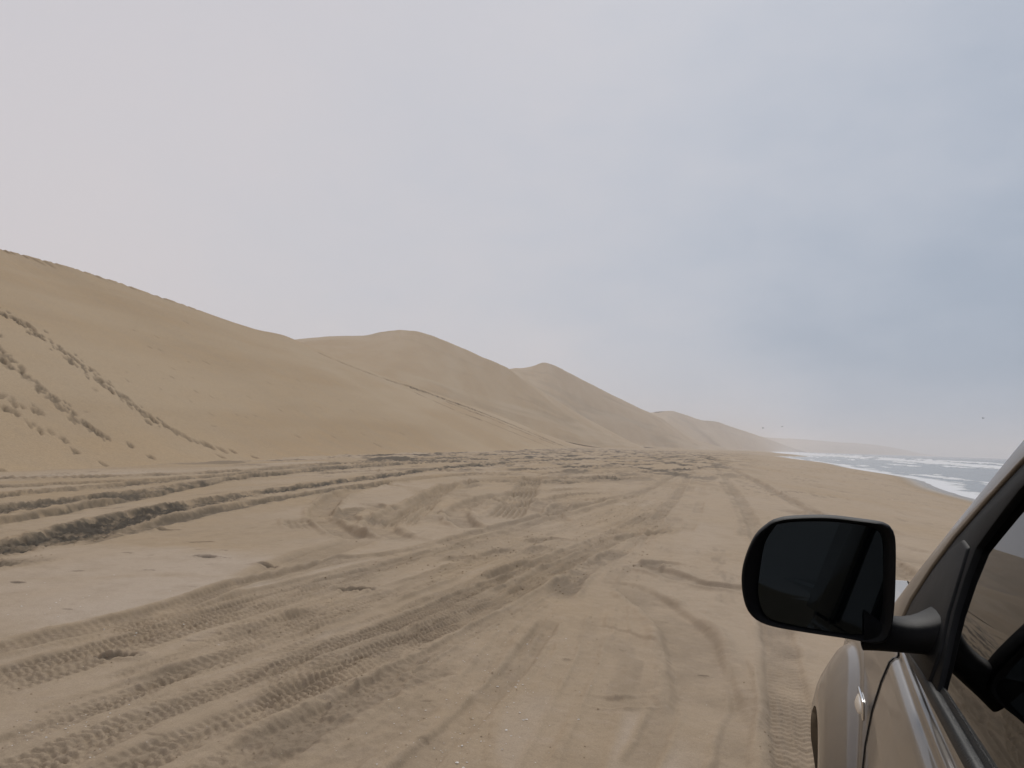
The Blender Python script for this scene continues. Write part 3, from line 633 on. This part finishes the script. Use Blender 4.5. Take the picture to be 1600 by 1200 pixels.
car = bpy.data.objects.new('car', None); COL.objects.link(car)
fw = np.array([math.sin(TH), math.cos(TH)]); rt = np.array([math.cos(TH), -math.sin(TH)])
car.location = (rt[0] * CX + fw[0] * CY, rt[1] * CX + fw[1] * CY, 0); car.rotation_euler = (0, 0, -TH)
tag(car, 'silver beige off-road car on the sand with black side mirror', 'car')
def loc(V): V = np.array(V, float).reshape(-1, 3); V[:, 0] -= CX; V[:, 1] -= CY; return V
def pmesh(name, V, F, mat, parent=None, smooth=True, bev=0., mirror=False, seg=2, auto=None):
    bm = bmesh.new(); vs_ = [bm.verts.new(p) for p in loc(V)]
    for f in F:
        try: bm.faces.new([vs_[i] for i in f])
        except ValueError: pass
    if mirror:
        for v in bm.verts: v.co.x = -v.co.x
    loose = [v for v in bm.verts if not v.link_faces]
    if loose: bmesh.ops.delete(bm, geom=loose, context='VERTS')
    bmesh.ops.recalc_face_normals(bm, faces=bm.faces)
    if bev: bmesh.ops.bevel(bm, geom=[e for e in bm.edges if len(e.link_faces) == 2 and e.calc_face_angle(0) > .5], offset=bev, segments=seg, affect='EDGES', profile=.5)
    me = bpy.data.meshes.new(name); bm.to_mesh(me); bm.free()
    if smooth:
        me.polygons.foreach_set('use_smooth', np.ones(len(me.polygons), bool))
        if auto: me.set_sharp_from_angle(angle=auto)
    return link(name, me, mat, parent or car)
def boxp(name, lo, hi, mat, parent=None, bev=.02, mirror=False, seg=3):
    V = [(x, y, z) for z in (lo[2], hi[2]) for y in (lo[1], hi[1]) for x in (lo[0], hi[0])]
    F = [(0, 1, 3, 2), (4, 5, 7, 6), (0, 1, 5, 4), (2, 3, 7, 6), (0, 2, 6, 4), (1, 3, 7, 5)]
    return pmesh(name, V, F, mat, parent, bev=bev, mirror=mirror, seg=seg, auto=.7)
AXF, AXR, ARC_Z = 2.35, -.40, .42
def side_shift(Y, z):
    s = .028 * np.clip((Y - 1.0) / .8, 0, 1) ** 1.3 + .14 * np.clip((Y - 2.65) / .5, 0, 1.2) ** 2 + .10 * np.clip((-.7 - Y) / .6, 0, 1.2) ** 2
    return s
DOORP = [(.203, 1.250), (.199, 1.228), (.196, 1.2245), (.188, 1.2235), (.185, 1.219), (.1845, 1.207), (.182, 1.203), (.176, 1.201), (.168, 1.192), (.152, 1.15), (.135, 1.09), (.122, 1.02), (.113, .93), (.106, .82), (.105, .70), (.112, .58), (.128, .48), (.16, .42)]
FENP = [(.315, 1.238), (.27, 1.238), (.235, 1.230), (.208, 1.212), (.188, 1.185), (.168, 1.14), (.150, 1.09), (.132, 1.02), (.118, .93), (.108, .82), (.105, .70), (.112, .58), (.128, .48), (.16, .42)]
def refine(p, n_):
    p = np.array(p); d = np.concatenate([[0], np.cumsum(np.hypot(*np.diff(p, axis=0).T))]); base = np.linspace(0, d[-1], n_)
    t = np.unique(np.concatenate([base, d])); return np.column_stack([np.interp(t, d, p[:, 0]), np.interp(t, d, p[:, 1])])
def side_panel(name, prof, y0, y1, mat, mirror=False, inset=0., hood=False, parent=None):
    p = refine(prof, 130 if hood else 60); ys = np.linspace(y0, y1, int((y1 - y0) / (.008 if hood else .018)) + 2); V = []; F = []
    st = [(ys[0] + .001, .03)] + [(q, 0) for q in ys] + [(ys[-1] - .001, .03)]
    for q, ins in st:
        for X_, z in p:
            zz_ = z - (hoodfall(q) * np.clip((z - .95) / .28, 0, 1) if hood else 0)
            V.append((X_ + side_shift(q, zz_) + ins + inset, q, zz_))
    m_ = len(p)
    for i in range(len(st) - 1):
        for j in range(m_ - 1):
            f = (i * m_ + j, i * m_ + j + 1, (i + 1) * m_ + j + 1, (i + 1) * m_ + j)
            c = np.mean([V[k_] for k_ in f], 0)
            if min(math.hypot(c[1] - AXF, c[2] - ARC_Z), math.hypot(c[1] - AXR, c[2] - ARC_Z)) < .665: continue
            F.append(f)
    return pmesh(name, V, F, mat, parent, mirror=mirror)
def hoodfall(Y): return .02 * max(0, Y - 1.9) + .22 * max(0, (Y - 2.75) / .45) ** 2
Y_DF, Y_B, Y_RR = 1.80, .76, -.10
doors = {}
for mir in (False, True):
    side_panel('front_fender', FENP, Y_DF + .009, 3.16, PAINT, mir, hood=True)
    doors['f', mir] = side_panel('front_door', DOORP, Y_B + .004, Y_DF, PAINT, mir)
    doors['r', mir] = side_panel('rear_door', DOORP, Y_RR + .004, Y_B - .003, PAINT, mir)
    side_panel('rear_quarter', DOORP, -1.32, Y_RR - .003, PAINT, mir)
    side_panel('inner_panel', [(x + .035, z - .012) for x, z in DOORP], -1.28, Y_DF + .05, DARK, mir, .02)
    # wheel arch linings and wheels
    for ax in (AXF, AXR):
        V = []; F = []
        for i in range(25):
            a_ = math.pi * (i / 24 * 1.2 - .1)
            for q in (.09, .50): V.append((q, ax + .50 * math.cos(a_), ARC_Z + .50 * math.sin(a_)))
        F = [(2 * i, 2 * i + 1, 2 * i + 3, 2 * i + 2) for i in range(24)]
        pmesh('wheel_arch', V, F, DARK, mirror=mir)
        V = []; F = []; prof = [(.0, .30), (.02, .345), (.03, .375), (.06, .392), (.20, .392), (.235, .375), (.245, .345), (.265, .30)]
        nS = 48
        for i in range(nS):
            a_ = 2 * math.pi * i / nS
            for x, r in prof:
                r2_ = r - (.008 if (i % 2 and r > .38) else 0); V.append((.075 + x, ax + r2_ * math.cos(a_), .385 + r2_ * math.sin(a_)))
        m_ = len(prof); F = [(i * m_ + j, i * m_ + j + 1, ((i + 1) % nS) * m_ + j + 1, ((i + 1) % nS) * m_ + j) for i in range(nS) for j in range(m_ - 1)]
        V2 = []; F2 = []                                                    # six-spoke rim
        for i in range(nS):
            a_ = 2 * math.pi * i / nS
            for x, r in ((.078, .30), (.09, .29), (.14, .27), (.24, .28)): V2.append((.0 + x, ax + r * math.cos(a_), .385 + r * math.sin(a_)))
        F2 = [(i * 4 + j, i * 4 + j + 1, ((i + 1) % nS) * 4 + j + 1, ((i + 1) % nS) * 4 + j) for i in range(nS) for j in range(3)]
        for q in range(6):
            a_ = 2 * math.pi * q / 6; b0 = len(V2); ca, sa = math.cos(a_), math.sin(a_)
            for r, w_, x in ((.03, .045, .095), (.285, .028, .105)):
                for sgn in (-1, 1):
                    for dx_ in (0, .03): V2.append((x + dx_, ax + r * ca - sgn * w_ * sa, .385 + r * sa + sgn * w_ * ca))
            F2 += [tuple(b0 + k_ for k_ in f) for f in ((0, 2, 6, 4), (1, 3, 7, 5), (0, 1, 5, 4), (2, 3, 7, 6), (0, 1, 3, 2), (4, 5, 7, 6))]
        w = pmesh('wheel', V2, F2, ALLOY, mirror=mir, auto=.6); pmesh('tyre', V, F, TYRE, w, mirror=mir, auto=.6)

# bulged arches around the wheels
for mir in (False, True):
    for ax, pr in ((AXF, FENP), (AXR, DOORP)):
        pz = np.array(pr)[::-1]; V = []; F = []; rs_ = [.690, .680, .672, .668, .662, .655, .647, .64, .61, .58, .55, .52, .50, .487, .480, .480]; na = 90
        for i in range(na + 1):
            a_ = math.radians(-3 + 186 * i / na)
            for j, r in enumerate(rs_):
                Y_ = ax + r * math.cos(a_); z_ = ARC_Z + r * math.sin(a_)
                x_ = np.interp(z_, pz[:, 1], pz[:, 0]) + side_shift(Y_, z_) - .0025
                bul = .018 * float(sst(.668, .653, np.array(r))) + .050 * math.sin(math.pi / 2 * min(1, max(0, (.655 - r) / .155)))
                V.append((x_ - bul + (.05 if j == len(rs_) - 1 else 0) + (.006 if j == 0 else 0), Y_, z_))
        m_ = len(rs_); F = [(i * m_ + j, i * m_ + j + 1, (i + 1) * m_ + j + 1, (i + 1) * m_ + j) for i in range(na) for j in range(m_ - 1)]
        pmesh('wheel_arch_flare', V, F, PAINT, mirror=mir, auto=.9)
# bonnet, nose, tail, roof, sills
V = []; F = []; ys = np.linspace(1.86, 3.12, 40); xs = np.linspace(0, 1, 33)
for q in ys:
    xl = .322 + side_shift(q, 1.2) - 0; xr = 2 * CX - xl
    for t in xs:
        e_ = abs(t * 2 - 1); z = 1.240 - hoodfall(q) + .045 * (1 - e_ ** 2.4) + .018 * math.exp(-((e_ - .80) / .10) ** 2) * np.clip((3.0 - q) / .5, 0, 1)
        if e_ > .999: z -= .02
        V.append((xl + (xr - xl) * t, q, z))
F = [(i * 33 + j, i * 33 + j + 1, (i + 1) * 33 + j + 1, (i + 1) * 33 + j) for i in range(39) for j in range(32)]
pmesh('bonnet', V, F, PAINT)
V = []; F = []; zs = [(1.03, 3.14), (.98, 3.19), (.85, 3.24), (.72, 3.27), (.60, 3.30), (.48, 3.28), (.36, 3.18)]
for z, q in zs:
    for t in np.linspace(0, 1, 25):
        e_ = abs(2 * t - 1); V.append((.24 + (2 * CX - .48) * t, q - .20 * e_ ** 4, z))
F = [(i * 25 + j, i * 25 + j + 1, (i + 1) * 25 + j + 1, (i + 1) * 25 + j) for i in range(len(zs) - 1) for j in range(24)]
pmesh('front_bumper', V, F, PAINT)
boxp('grille', (.62, 3.16, .78), (1.38, 3.27, .99), TRIM)
for mir in (False, True): boxp('headlight', (.27, 3.02, .82), (.56, 3.20, 1.0), LAMP, mirror=mir, bev=.03)
boxp('tailgate', (.24, -1.46, .50), (1.76, -1.34, 1.27), PAINT, bev=.05)
boxp('rear_bumper', (.18, -1.55, .42), (1.82, -1.36, .68), PAINT, bev=.05)
boxp('underbody', (.20, -1.3, .40), (1.80, 3.05, .55), DARK, bev=.02)
def gx(z): return .22 + .365 * (z - 1.265)
V = []; F = []; ys = np.linspace(-1.15, 1.10, 30)
for q in ys:
    for t in np.linspace(0, 1, 25):
        e_ = abs(2 * t - 1); V.append((.412 + (2 * CX - .824) * t, q, 1.81 + .075 * (1 - e_ ** 2.6) - .05 * max(0, (q - .8) / .3) ** 2 * .6))
F = [(i * 25 + j, i * 25 + j + 1, (i + 1) * 25 + j + 1, (i + 1) * 25 + j) for i in range(29) for j in range(24)]
pmesh('roof', V, F, PAINT)
V = []; F = []                                                              # windscreen
for i, s in enumerate(np.linspace(0, 1, 12)):
    z = 1.285 + (1.82 - 1.285) * s; q = 1.865 + (1.07 - 1.865) * s - .03 * math.sin(math.pi * s); xl = gx(z) + .032
    for t in np.linspace(0, 1, 17): V.append((xl + (2 * CX - 2 * xl) * t, q + .10 * (1 - abs(2 * t - 1) ** 2.2), z + .02 * (1 - abs(2 * t - 1) ** 2)))
F = [(i * 17 + j, i * 17 + j + 1, (i + 1) * 17 + j + 1, (i + 1) * 17 + j) for i in range(11) for j in range(16)]
pmesh('windscreen', V, F, GLASS)
boxp('cowl', (.30, 1.80, 1.20), (1.70, 1.98, 1.262), TRIM, bev=.01)
boxp('rear_window', (.42, -1.40, 1.28), (1.58, -1.38, 1.72), GLASS, bev=.005)
def sheet(name, poly, out0, out1, mat, parent, mirror=False, bev=.004, seg=2, lean=0.):
    """polygon in the plane of the side glass given as (Y, z), between two offsets outward from the glass"""
    n_ = len(poly); V = [(gx(z) - out1 + lean * (z - 1.265), q, z) for q, z in poly] + [(gx(z) - out0 + lean * (z - 1.265), q, z) for q, z in poly]
    F = [tuple(range(n_)), tuple(range(2 * n_ - 1, n_ - 1, -1))] + [(i, (i + 1) % n_, n_ + (i + 1) % n_, n_ + i) for i in range(n_)]
    return pmesh(name, V, F, mat, parent, bev=bev, mirror=mirror, seg=seg, auto=.6)
P_OUT = [(1.955, 1.262), (1.915, 1.301), (1.801, 1.393), (1.669, 1.488), (1.534, 1.582), (1.456, 1.635), (1.351, 1.702), (1.24, 1.760), (1.12, 1.806), (.98, 1.832), (.75, 1.842)]
F_OUT = [(1.795, 1.262), (1.779, 1.326), (1.711, 1.402), (1.631, 1.469), (1.514, 1.544), (1.412, 1.605), (1.302, 1.663), (1.20, 1.713), (1.10, 1.755), (.97, 1.785), (.75, 1.795)]
F_IN = [(1.352, 1.258), (1.380, 1.300), (1.409, 1.331), (1.439, 1.371), (1.46, 1.421), (1.468, 1.470), (1.441, 1.498), (1.401, 1.537), (1.363, 1.571), (1.263, 1.631), (1.16, 1.684), (1.06, 1.722), (.95, 1.742), (.765, 1.748)]
for mir in (False, True):
    fd, rd = doors['f', mir], doors['r', mir]
    sheet('front_pillar', P_OUT + F_OUT[::-1], -.03, .013, PAINT, car, mir, bev=.006, seg=4)
    wf = sheet('window_frame', F_OUT + [(.75, 1.262), (.765, 1.262)] + F_IN[::-1], -.012, .008, PLAST, fd, mir, bev=.004)
    sheet('window_glass', F_IN + [(.765, 1.25)], -.004, .0, GLASS, fd, mir, bev=0, lean=.02)
    # belt rubber: two lips
    for nm, x0, x1, z0, z1 in (('window_seal', .199, .214, 1.246, 1.264), ('seal_lip', .2135, .2205, 1.25, 1.270)):
        V = []; F = []; sec = [(x0, z0), (x0, z1 - .006), (x0 + .004, z1 - .001), ((x0 + x1) / 2, z1), (x1, z1 - .002), (x1, z0)]
        ysx = np.linspace(Y_B + .01, 1.70, 30)
        for q in ysx:
            for x, z in sec: V.append((x + .022 * np.clip((q - 1.0) / .8, 0, 1) ** 1.3 * .35, q, z))
        F = [(i * 6 + j, i * 6 + j + 1, (i + 1) * 6 + j + 1, (i + 1) * 6 + j) for i in range(29) for j in range(5)]
        pmesh(nm, V, F, RUBBER, fd, mirror=mir, auto=.7)
    sheet('window_frame', [(.745, 1.262), (.745, 1.79), (.3, 1.80), (-.05, 1.79), (-.09, 1.262), (-.04, 1.262), (-.005, 1.74), (.3, 1.75), (.685, 1.745), (.685, 1.262)], -.01, .010, PLAST, rd, mir)
    sheet('window_glass', [(.69, 1.25), (.69, 1.75), (.3, 1.755), (-.01, 1.745), (-.05, 1.25)], -.004, 0, GLASS, rd, mir, bev=0)
    sheet('roof_rail', [(.755, 1.79), (.755, 1.84), (-1.2, 1.83), (-1.32, 1.262), (-.10, 1.262), (-.06, 1.80), (.3, 1.803)], -.03, .020, PAINT, car, mir, bev=.008)
    # black strip standing in for the shaded gap at the door's leading edge
    p = refine(DOORP[4:], 40); V = []
    for X_, z in p:
        x_ = X_ + side_shift(Y_DF, z)
        V += [(x_ - .0025, Y_DF + .001, z), (x_ - .0025, Y_DF + .0075, z), (x_ + .01, Y_DF + .0075, z), (x_ + .01, Y_DF + .001, z)]
    F = [(4 * i + j, 4 * i + (j + 1) % 4, 4 * i + 4 + (j + 1) % 4, 4 * i + 4 + j) for i in range(len(p) - 1) for j in range(4)]
    pmesh('door_gap_strip', V, F, RUBBER, fd, mirror=mir, auto=.7)
    # door handles
    boxp('door_handle', (.080, .90, .985), (.100, 1.10, 1.015), PAINT, fd, mirror=mir, bev=.008)
    boxp('door_handle', (.080, .04, .985), (.100, .24, 1.015), PAINT, rd, mirror=mir, bev=.008)
    # indicator on the fender
    V = []; F = []; nA, nB = 20, 5; cy, cz = 1.955, 1.058
    for i in range(nB):
        s = i / (nB - 1)
        for j in range(nA):
            a_ = 2 * math.pi * j / nA; yy_ = cy + .055 * (1 - s * s * .9) * math.copysign(abs(math.cos(a_)) ** .7, math.cos(a_)); z_ = cz + .017 * (1 - s * s * .9) * math.copysign(abs(math.sin(a_)) ** .8, math.sin(a_))
            V.append((.158 + .25 * (1.058 - 1.058) - .004 - .014 * s ** .7 + (z_ - cz) * .3, yy_, z_))
    F = [(i * nA + j, i * nA + (j + 1) % nA, (i + 1) * nA + (j + 1) % nA, (i + 1) * nA + j) for i in range(nB - 1) for j in range(nA)] + [tuple((nB - 1) * nA + j for j in range(nA))]
    tl = pmesh('turn_signal', V, F, LAMP, car, mirror=mir)
    boxp('chrome_rim', (.150, cy - .060, cz - .021), (.156, cy + .060, cz + .021), CHROME, tl, mirror=mir, bev=.0025)

    # side mirror
    OUTL = [(-.0312, 1.4947), (-.0047, 1.5031), (.0579, 1.5093), (.1085, 1.5071), (.1529, 1.5025), (.1646, 1.4915), (.1684, 1.4706), (.1681, 1.4177), (.1660, 1.3649), (.1611, 1.3278), (.1523, 1.3069), (.1329, 1.3015), (.0885, 1.3047), (.0276, 1.3074), (-.0299, 1.3118), (-.0589, 1.3219), (-.0742, 1.3425), (-.0811, 1.3787), (-.0793, 1.4125), (-.0687, 1.4471), (-.0548, 1.4729)]
    GLS = [(-.0205, 1.4864), (.0112, 1.493), (.0681, 1.4968), (.120, 1.4935), (.140, 1.487), (.1475, 1.470), (.1475, 1.42), (.1455, 1.365), (.139, 1.334), (.122, 1.319), (.085, 1.315), (.0150, 1.3195), (-.03, 1.3270), (-.044, 1.3434), (-.0496, 1.3705), (-.0467, 1.4097), (-.0385, 1.455)]
    def ring(P_, n_):
        P_ = np.array(P_ + [P_[0]]); c = catmull(P_, 12); d = np.concatenate([[0], np.cumsum(np.hypot(*np.diff(c, axis=0).T))]); t = np.linspace(0, d[-1], n_ + 1)[:-1]
        return np.column_stack([np.interp(t, d, c[:, 0]), np.interp(t, d, c[:, 1])])
    n_ = 96; o_ = ring(OUTL, n_); ctr = o_.mean(0)
    g_ = ring(GLS, n_)
    # match ring phases by angle
    def byang(r_):
        a_ = np.arctan2(r_[:, 1] - ctr[1], r_[:, 0] - ctr[0]); k_ = np.argsort(a_); ra = a_[k_]; tgt = np.linspace(-np.pi, np.pi, n_, endpoint=False) + .001
        return np.column_stack([np.interp(tgt, ra, r_[k_, 0], period=2 * np.pi), np.interp(tgt, ra, r_[k_, 1], period=2 * np.pi)])
    o_ = byang(ring(OUTL, 600)[:]) if False else o_
    o2 = byang(o_); g2 = byang(g_)
    YM = 1.45; lay = []
    def inset(s): return ctr + (o2 - ctr) * s
    for s, q in ((.90, YM + .030), (.93, YM + .006), (.955, YM + .0005), (.975, YM), (.99, YM + .003), (1.0, YM + .012), (1.003, YM + .035), (.985, YM + .065), (.92, YM + .095), (.78, YM + .118), (.55, YM + .130), (.25, YM + .135)):
        lay.append((inset(s), q))
    V = []; 
    inner = ctr + (g2 - ctr) * 1.03
    lay = [(inner, YM + .026), (inner, YM + .014)] + [(inner + (inset(.955) - inner) * .5, YM + .009)] + lay[2:]
    for r_, q in lay:
        for x, z in r_: V.append((x, q, z))
    F = [(i * n_ + j, i * n_ + (j + 1) % n_, (i + 1) * n_ + (j + 1) % n_, (i + 1) * n_ + j) for i in range(len(lay) - 1) for j in range(n_)]
    F += [tuple((len(lay) - 1) * n_ + j for j in range(n_))]
    sm = pmesh('side_mirror', V, F, PLAST, car, mirror=mir, auto=1.2)
    sm['label'] = 'black side mirror housing'
    V = [(x, YM + .0165 + .075 * (z - 1.405) + .022 * (x - ctr[0]), z) for x, z in ctr + (g2 - ctr) * 1.028] + [(x, YM + .026, z) for x, z in ctr + (g2 - ctr) * 1.028]
    F = [tuple(range(n_)), tuple(range(2 * n_ - 1, n_ - 1, -1))] + [(j, (j + 1) % n_, n_ + (j + 1) % n_, n_ + j) for j in range(n_)]
    pmesh('mirror_glass', V, F, MIRR, sm, mirror=mir, smooth=False)
    V = []; F = []; sec = 16
    for i, s in enumerate(np.linspace(0, 1, 9)):
        cx_ = .118 + (.252 - .118) * s; cy_ = 1.49 + .05 * s; cz_ = 1.322 - .012 * math.sin(s * math.pi); hy = .040 + .05 * s ** 2; hz = .026 + .012 * abs(2 * s - 1) ** 2
        for j in range(sec):
            a_ = 2 * math.pi * j / sec; V.append((cx_, cy_ + hy * math.copysign(abs(math.cos(a_)) ** .6, math.cos(a_)), cz_ + hz * math.copysign(abs(math.sin(a_)) ** .6, math.sin(a_))))
    F = [(i * sec + j, i * sec + (j + 1) % sec, (i + 1) * sec + (j + 1) % sec, (i + 1) * sec + j) for i in range(8) for j in range(sec)]
    pmesh('mirror_arm', V, F, PLAST, sm, mirror=mir)
    # black corner cover that carries the arm
    sheet('mirror_base', [(1.77, 1.252), (1.755, 1.322), (1.70, 1.388), (1.63, 1.445), (1.56, 1.475), (1.50, 1.468), (1.478, 1.42), (1.455, 1.365), (1.41, 1.31), (1.40, 1.252)], 0, .0125, PLAST, sm, mir, bev=.006, seg=4)
# cabin
boxp('dashboard', (.34, 1.42, .85), (1.66, 1.86, 1.215), DARK, bev=.06)
for x in (.42, 1.08):
    st_ = boxp('seat', (x, .55, .62), (x + .50, 1.08, .80), SEATM, bev=.05)
    boxp('backrest', (x + .02, .42, .76), (x + .48, .60, 1.36), SEATM, st_, bev=.06); boxp('headrest', (x + .13, .44, 1.39), (x + .37, .55, 1.57), SEATM, st_, bev=.04)
boxp('rear_bench', (.40, -.45, .62), (1.60, .08, .80), SEATM, bev=.05)
boxp('rear_backrest', (.40, -.60, .78), (1.60, -.44, 1.38), SEATM, bev=.05)
boxp('headlining', (.42, -1.1, 1.775), (1.58, 1.02, 1.79), DARK, bev=.004)
boxp('boot_lining', (.30, -1.30, .56), (1.70, -.62, 1.25), DARK, bev=.02)
boxp('cabin_floor', (.25, -.6, .555), (1.75, 1.85, .60), DARK, bev=.01)

# ------------------------------------------------------------------ sea air
hm = bpy.data.materials.new('haze'); hm.use_nodes = True; n = hm.node_tree.nodes; l = hm.node_tree.links
for q in list(n):
    if q.type != 'OUTPUT_MATERIAL': n.remove(q)
pv = n.new('ShaderNodeVolumePrincipled'); pv.inputs['Color'].default_value = (.95, .93, .93, 1); pv.inputs['Density'].default_value = .00038; pv.inputs['Anisotropy'].default_value = .2
l.new(pv.outputs[0], n['Material Output'].inputs['Volume'])
lo, hi = (-9500, -3500, -9), (9500, 9800, 118)
V = [(x, y, z) for z in (lo[2], hi[2]) for y in (lo[1], hi[1]) for x in (lo[0], hi[0])]
F = np.array([(0, 2, 3, 1), (4, 5, 7, 6), (0, 1, 5, 4), (2, 6, 7, 3), (0, 4, 6, 2), (1, 3, 7, 5)])
tag(link('haze', fast_mesh('haze', V, F, smooth=False), hm), 'pale sea haze over the beach', kind='stuff')
